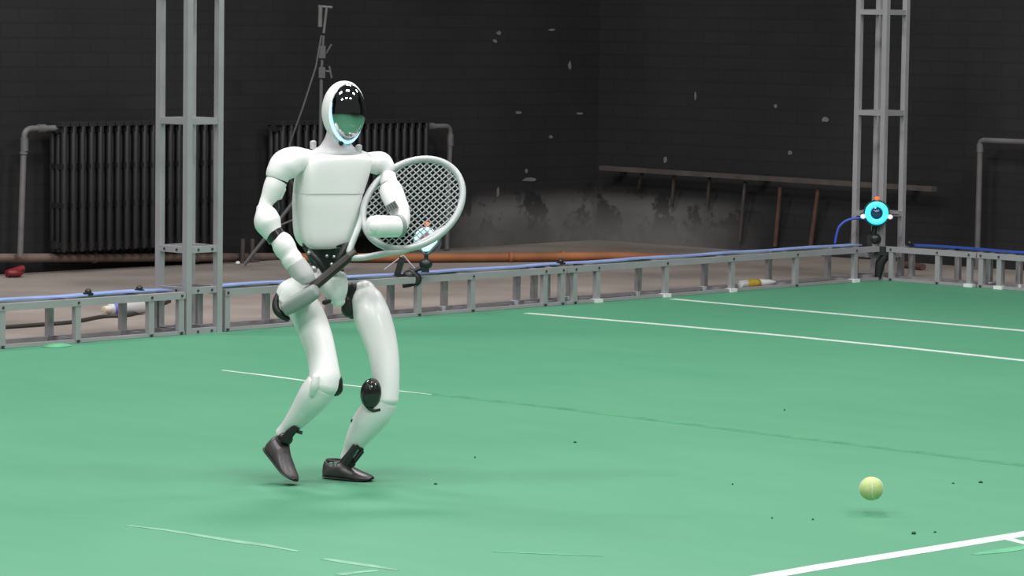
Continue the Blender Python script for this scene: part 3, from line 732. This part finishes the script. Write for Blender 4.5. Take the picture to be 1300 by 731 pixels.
# left arm
part('shoulder', M['white'], [(463, 206, .03, 11.5), (474, 206.5, .045, 14), (484, 208, .045, 15), (490.5, 213, .04, 11.5), (493, 218, .035, 8.5)], cap1=.3)
part('upper_arm', M['white'], [(494, 221, .02, 8.5), (493.5, 228, .01, 10.5), (494, 234.5, .0, 11.2)], cap0=.3, cap1=.08)
ua = part('upper_arm', M['white'], [(494.5, 238.5, -.005, 14.5), (498, 246, -.02, 15), (502, 256, -.04, 14.2), (507, 266, -.06, 13), (509.5, 277, -.08, 11.2), (508.5, 285, -.09, 10.5)], cap0=.12, cap1=.9)
b = MB(); b.tube([R(482, 240.2, -.022), R(488, 238.3, -.032), R(494, 237.3, -.032)], .003, 6); b.build('arm_joint', M['black'], robot)
b = MB(); c = R(497.5, 262, -.092); ex_ = (R(503.5, 258.5) - R(491.5, 265.5)).normalized(); ez_ = ex_.cross(Vector((0, 1, 0))).normalized()
b.box(c, ex_ * .017, Vector((0, 1, 0)) * .018, ez_ * .011); v_ = b.build('vent_pad', M['greyshell'], ua, smooth=False)
for k in range(4):
    q = MB(); q.box(c + ex_ * (-.0115 + .0077 * k) - Vector((0, 1, 0)) * .018, ex_ * .0018, Vector((0, 1, 0)) * .002, ez_ * .009)
    q.build('vent_rib', M['clampgrey'], ua, smooth=False)
part('forearm', M['white'], [(507, 287.5, -.10, 13.2), (499, 287.5, -.115, 13.6), (487, 287.5, -.135, 13.8), (477, 287.5, -.15, 13.8), (473, 287.5, -.156, 13.2)], cap0=.5, cap1=.55)
part('shaded_elbow_ring', M['greyshell'], [(508.5, 287, -.099, 14.2), (504.5, 287.3, -.106, 14.4)], cap0=.1, cap1=.1)  # ring joint; the grey paints in the shading of its groove
b = MB(); c = R(474.5, 288, -.21); b.ball(c, (.014, 0, 0), (0, .005, 0), (0, 0, .015), 16, 8); b.build('forearm_cap', M['white'], robot)

# waist, pelvis
part('waist', M['black'], [(414, 309, 0, 33), (414, 318, 0, 27), (415, 330, 0, 22), (418, 343, 0, 20)], cap0=.1, cap1=.2, depth=.6)
b = MB(); b.tube([R(391, 318, -.07), R(404, 332, -.085), R(412, 345, -.07)], .010, 10); b.tube([R(440, 312, -.05), R(430, 330, -.075), R(424, 344, -.06)], .012, 10)
b.tube([R(384, 312, -.05), R(446, 311, -.03)], .008, 10); b.build('waist_linkage', M['black'], robot)
for x, y, r in ((398, 341.5, 4.5), (415, 325, 2), (421, 335.5, 2.2), (428.5, 336, 2.6), (392, 321, 2.4), (424, 326, 2)):
    b = MB(); q = r / PXM; b.ball(R(x, y, -.085), (q, 0, 0), (0, q, 0), (0, 0, q), 12, 8); b.build('waist_bolt', M['steel'], robot)
part('pelvis', M['white'], [(425, 349, -.01, 15), (424.5, 358, -.015, 17), (426, 368, -.02, 16), (428, 377, -.02, 12.5), (430, 383, -.02, 8.5)], cap0=.4, cap1=.8, depth=1.1)
part('hip_joint', M['white'], [(404, 352, -.01, 13), (384, 362, -.05, 16), (372, 371, -.065, 14)], cap0=.5, cap1=.7)
b = MB(); limb(b, [(412, 384, -.055, 3.2), (418, 382.5, -.055, 2.6)]); b.build('pelvis_slot', M['black'], robot)
b = MB(); limb(b, [(441, 381, .01, 5), (443, 392, .02, 10), (447, 398, .03, 7)], depth=1.0); limb(b, [(448, 366, .03, 8), (445, 385, .03, 9)]); b.build('hip_joint', M['black'], robot)['label'] = 'black inner hip joint'

# right leg (left in the picture)
part('thigh', M['white'], [(377, 375, -.055, 15), (386, 391, -.07, 21), (396, 412, -.09, 20.8), (402.5, 430, -.105, 20), (407.5, 448, -.12, 19), (411, 466, -.135, 19), (412.5, 480, -.145, 20), (411, 490, -.15, 20)], cap0=.8, cap1=.7)
b = MB(); limb(b, [(425, 484, -.14, 10), (425.5, 493, -.14, 9.8)], depth=1.4); b.build('knee_cap', M['black'], robot)
part('shin', M['white'], [(409, 489, -.145, 20.5), (400, 501, -.13, 20.5), (389, 516, -.105, 17.5), (377, 531, -.08, 13.8), (366, 543, -.055, 10.5), (357, 551, -.045, 8.5)], cap0=.6, cap1=.5)
b = MB(); limb(b, [(401, 479, -.195, 5), (399, 490, -.195, 5.5), (396, 499, -.185, 4)]); b.build('knee_cover', M['white'], robot)
b = MB(); b.tube([R(377, 541, -.10), R(368, 550, -.095), R(362, 559, -.09)], [.011, .014, .016], 10); b.tube([R(371, 546, -.09), R(384, 549.5, -.09)], .0055, 8); b.tube([R(374, 541, -.08), R(381, 538, -.09)], .009, 8)
b.ball(R(362, 557, -.07), (.024, 0, 0), (0, .024, 0), (0, 0, .02), 14, 8); b.build('ankle_linkage', M['black'], robot)
# left leg (right in the picture)
part('thigh', M['white'], [(462, 368.5, .04, 14.5), (465.5, 380, .03, 20.5), (472.5, 402, .01, 23.3), (480.5, 425, -.01, 22), (486.5, 448, -.03, 19.6), (489.5, 470, -.045, 17.8), (490.5, 490, -.055, 16.5), (489.5, 507, -.06, 16.5)], cap0=.85, cap1=.6)
part('shin', M['white'], [(487.5, 508, -.055, 17.5), (479, 521, -.045, 20), (466, 537, -.03, 19.5), (453.5, 556, -.015, 14.5), (446, 570, .0, 10.5), (440, 582, .01, 8.5)], cap0=.6, cap1=.4)
kc = MB(); c = R(471.5, 499.5, -.080); kc.ball(c, (14.2 / PXM, 0, 0), (0, .034, 0), (.002, 0, 19.5 / PXM), 28, 14); kn = kc.build('knee_disc', M['blackgloss'], robot)
b = MB(); b.tube([R(466 + k * .9, 488 + k * 1.5, -.110 - .001 * k) for k in range(6)], .003, 8); b.tube([R(473 + k * .6, 485 + k * 1.7, -.112 - .0006 * k) for k in range(5)], .003, 8); b.build('disc_ridge', M['black'], kn)
b = MB(); b.tube([Vector(p) for p in cr([tuple(R(x, y, -.092)) for x, y in ((461, 507), (466, 516), (474, 521), (483, 519.5))], 5)], .005, 8); b.build('knee_rim', M['black'], robot)
b = MB(); b.ball(R(447.5, 534, -.035), (.006, 0, 0), (0, .008, 0), (0, 0, .007), 10, 6); b.build('shin_stud', M['black'], robot)
b = MB(); b.tube([R(452, 566, -.045), R(444, 577, -.045), R(436, 589, -.045)], [.011, .012, .016], 10); b.tube([R(460, 572, -.02), R(450, 585, -.03)], .008, 8); b.tube([R(452, 566, -.045), R(460, 571, -.02)], .006, 8); b.ball(R(446, 587, -.01), (.014, 0, 0), (0, .014, 0), (0, 0, .016), 12, 8)
b.build('ankle_linkage', M['black'], robot)
for x in (420.5, 426):
    b = MB(); b.tube([R(x, 586.5, -.02), R(x, 592, -.02)], .006, 8); b.build('heel_fitting', M['steel'], robot)
def shoe(heel, toe, upv, k=1.0):
    d = (toe - heel); L = d.length; d.normalize(); u = (upv - d * upv.dot(d)).normalized(); s = d.cross(u)
    rows = [(-.0, .012, .30, .03), (.01, .022, .34, .02), (.08, .030, .37, .0), (.22, .032, .36, .0), (.36, .033, .36, .0), (.46, .034, .30, .0), (.60, .036, .235, .0), (.74, .037, .175, .0), (.86, .034, .135, .008), (.95, .024, .10, .02), (1.0, .010, .06, .035)]
    def ring(t, hw, ht, lo, a=0., b_=1.):
        h0 = lo * L; h1 = ht * L * k; out = []
        zl = h0 + (h1 - h0) * a; zh = h0 + (h1 - h0) * b_
        for j in range(20):
            th = 2 * PI * j / 20; co, si = math.cos(th), math.sin(th); q = (abs(co) ** 3 + abs(si) ** 3) ** (-1 / 3)
            wz = (zl + zh) / 2 + si * q * (zh - zl) / 2; nar = 1 - .42 * max(0, (wz - h0) / max(h1 - h0, .001)) ** 1.5
            out.append(heel + d * (t * L) + s * (co * q * hw * nar) + u * wz)
        return out
    R2 = cr(rows, 3)
    b = MB(); b.rings([ring(*r) for r in R2]); sh = b.build('shoe', M['shoe'], robot)
    b = MB(); b.rings([ring(t, hw * 1.07 + .001, (lo + .05), lo - .012) for t, hw, ht, lo in R2]); b.build('sole', M['sole'], sh)
    b = MB(); c = heel + d * L * .22 + u * L * .36 * k
    b.tube([c + d * L * .17 * math.cos(2 * PI * j / 18) + s * .020 * math.sin(2 * PI * j / 18) - u * (.006 if math.cos(2 * PI * j / 18) > .3 else 0) for j in range(18)], .004, 6, loop=True); b.build('shoe_collar', M['sole'], sh)
    return sh
heel = ground(412.5, 606.2, CT); toe = ground(473, 611.3, CT)
shoe(heel + UZ * .003, toe + UZ * .003, UZ, .88)
h2 = R(339, 571, -.035); t2_ = R(373, 612.2, -.14)
shoe(h2, t2_, Vector((.62, -.25, .75)), 1.0)

# ------------------------------------------------------------------ racket
DB, DT = -.185, .075                                     # depth offset at butt and at tip
Bt = R(388, 372.5, DB + .012); Tp = R(576, 215.5, DT)
AX = (Tp - Bt).normalized(); RLEN = (Tp - Bt).length
_side = (R(493, 221, .075) - R(557, 303, .005)); SD = (_side - AX * _side.dot(AX)).normalized(); NM = AX.cross(SD).normalized()
rk = empty('tennis_racket', Bt, 'tennis racket with pale frame and dark grip held across the robot', 'racket')
def rp(t, s_, n_=0): return Bt + AX * t + SD * s_ + NM * n_
gl = (R(446, 315, 0) - R(388, 373.5, 0)).length * 1.02
def oct_(t, rx, ry): return [rp(t, math.cos(2 * PI * (j + .5) / 8) * rx, math.sin(2 * PI * (j + .5) / 8) * ry) for j in range(8)]
b = MB(); b.rings([oct_(.0, .016, .018), oct_(.012, .0165, .0185), oct_(.02, .0145, .0165), oct_(gl * .84, .0138, .0158), oct_(gl * .88, .0125, .014)]); b.build('grip', M['grip'], rk, sharp=30)
b = MB(); b.rings([oct_(-.006, .012, .014), oct_(0, .0165, .0185), oct_(.008, .0165, .0185)]); b.build('butt_cap', M['black'], rk, sharp=30)
HC_t = RLEN - .172; HA, HB = .172, .126                  # head ellipse along and across
b = MB(); b.tube([rp(gl * .86, 0), rp(gl * 1.0, 0)], [.0125, .0135], 10)
b.build('throat_base', M['throat'], rk)
for sg in (-1, 1):
    b = MB(); th = math.radians(180 - 42)
    e = rp(HC_t + HA * math.cos(th), sg * HB * math.sin(th))
    pts = cr([tuple(rp(gl * .95, sg * .010)), tuple(rp(gl * .99, sg * (.026 if sg < 0 else .018))), tuple(rp(HC_t - HA * .95, sg * HB * (.58 if sg < 0 else .48))), tuple(e)], 6)
    if sg < 0:
        q = lambda x, y: tuple(on_plane(x, y, Bt, NM))
        th = math.radians(180 - 100); e = rp(HC_t + HA * math.cos(th), -HB * math.sin(th))
        pts = cr([tuple(rp(gl * .95, -.010)), q(446, 327), q(462, 326.5), q(492, 321), q(522, 314.5), tuple(e)], 6)
    b.tube([Vector(p) for p in pts], [.0095] * len(pts), 10); b.build('throat_arm', M['frame'], rk)
b = MB(); N = 64; rings = []
for k in range(N):
    a = 2 * PI * k / N; c = rp(HC_t + HA * math.cos(a), HB * math.sin(a)); rad = (AX * math.cos(a) / HA + SD * math.sin(a) / HB).normalized()
    rings.append([c + rad * math.cos(2 * PI * j / 10) * .0105 + NM * math.sin(2 * PI * j / 10) * .0125 for j in range(10)])
b.rings(rings, loop=True); b.build('head_frame', M['frame'], rk)
b = MB()
for i in range(-8, 9):
    s_ = i * .0135
    if abs(s_) < HB * .97:
        x_ = HA * math.sqrt(1 - (s_ / HB) ** 2); b.tube([rp(HC_t - x_, s_, .0008), rp(HC_t + x_, s_, .0008)], .0022, 5)
for i in range(-10, 11):
    t_ = i * .0155
    if abs(t_) < HA * .97:
        x_ = HB * math.sqrt(1 - (t_ / HA) ** 2); b.tube([rp(HC_t + t_, -x_, -.0008), rp(HC_t + t_, x_, -.0008)], .0022, 5)
b.build('string_bed', M['string'], rk)['kind'] = 'stuff'

# ------------------------------------------------------------------ ball
BC = at_y(1106, 620, 9.6); br_ = .034
bl = empty('tennis_ball', BC, 'pale yellow green tennis ball flying low over the court at right', 'ball')
b = MB(); b.ball(BC, (br_, 0, 0), (0, br_, 0), (0, 0, br_), 32, 20); b.build('felt', M['ball'], bl)
b = MB(); pts = []
for k in range(64):
    a = 2 * PI * k / 64; q = .44
    v = Vector((math.cos(a) + q * .0 + .35 * math.cos(3 * a), math.sin(a) - .35 * math.sin(3 * a), 1.05 * math.sin(2 * a))).normalized()
    pts.append(BC + v * br_)
b.tube(pts, .0013, 6, loop=True); b.build('seam', M['ballseam'], bl)

# ------------------------------------------------------------------ turn the whole place so that the court lies along the world axes
bpy.context.view_layer.update()
RZ = Matrix.Rotation(-ALPHA, 4, 'Z'); R3 = RZ.to_3x3(); done = set()
for o in list(COL.objects):
    if o.name.startswith('paint_chip'): continue              # already in its wall's own axes
    if o.type == 'MESH' and abs(o.rotation_euler.z) < 1e-6:
        if o.data.name not in done:
            done.add(o.data.name); o.data.transform(RZ)
        o.location = R3 @ o.location
    elif o.type == 'MESH':
        o.location = R3 @ o.location; o.rotation_euler.z -= ALPHA
    elif o.type == 'EMPTY':
        o.location = R3 @ o.location
    else:
        o.matrix_world = RZ @ o.matrix_world
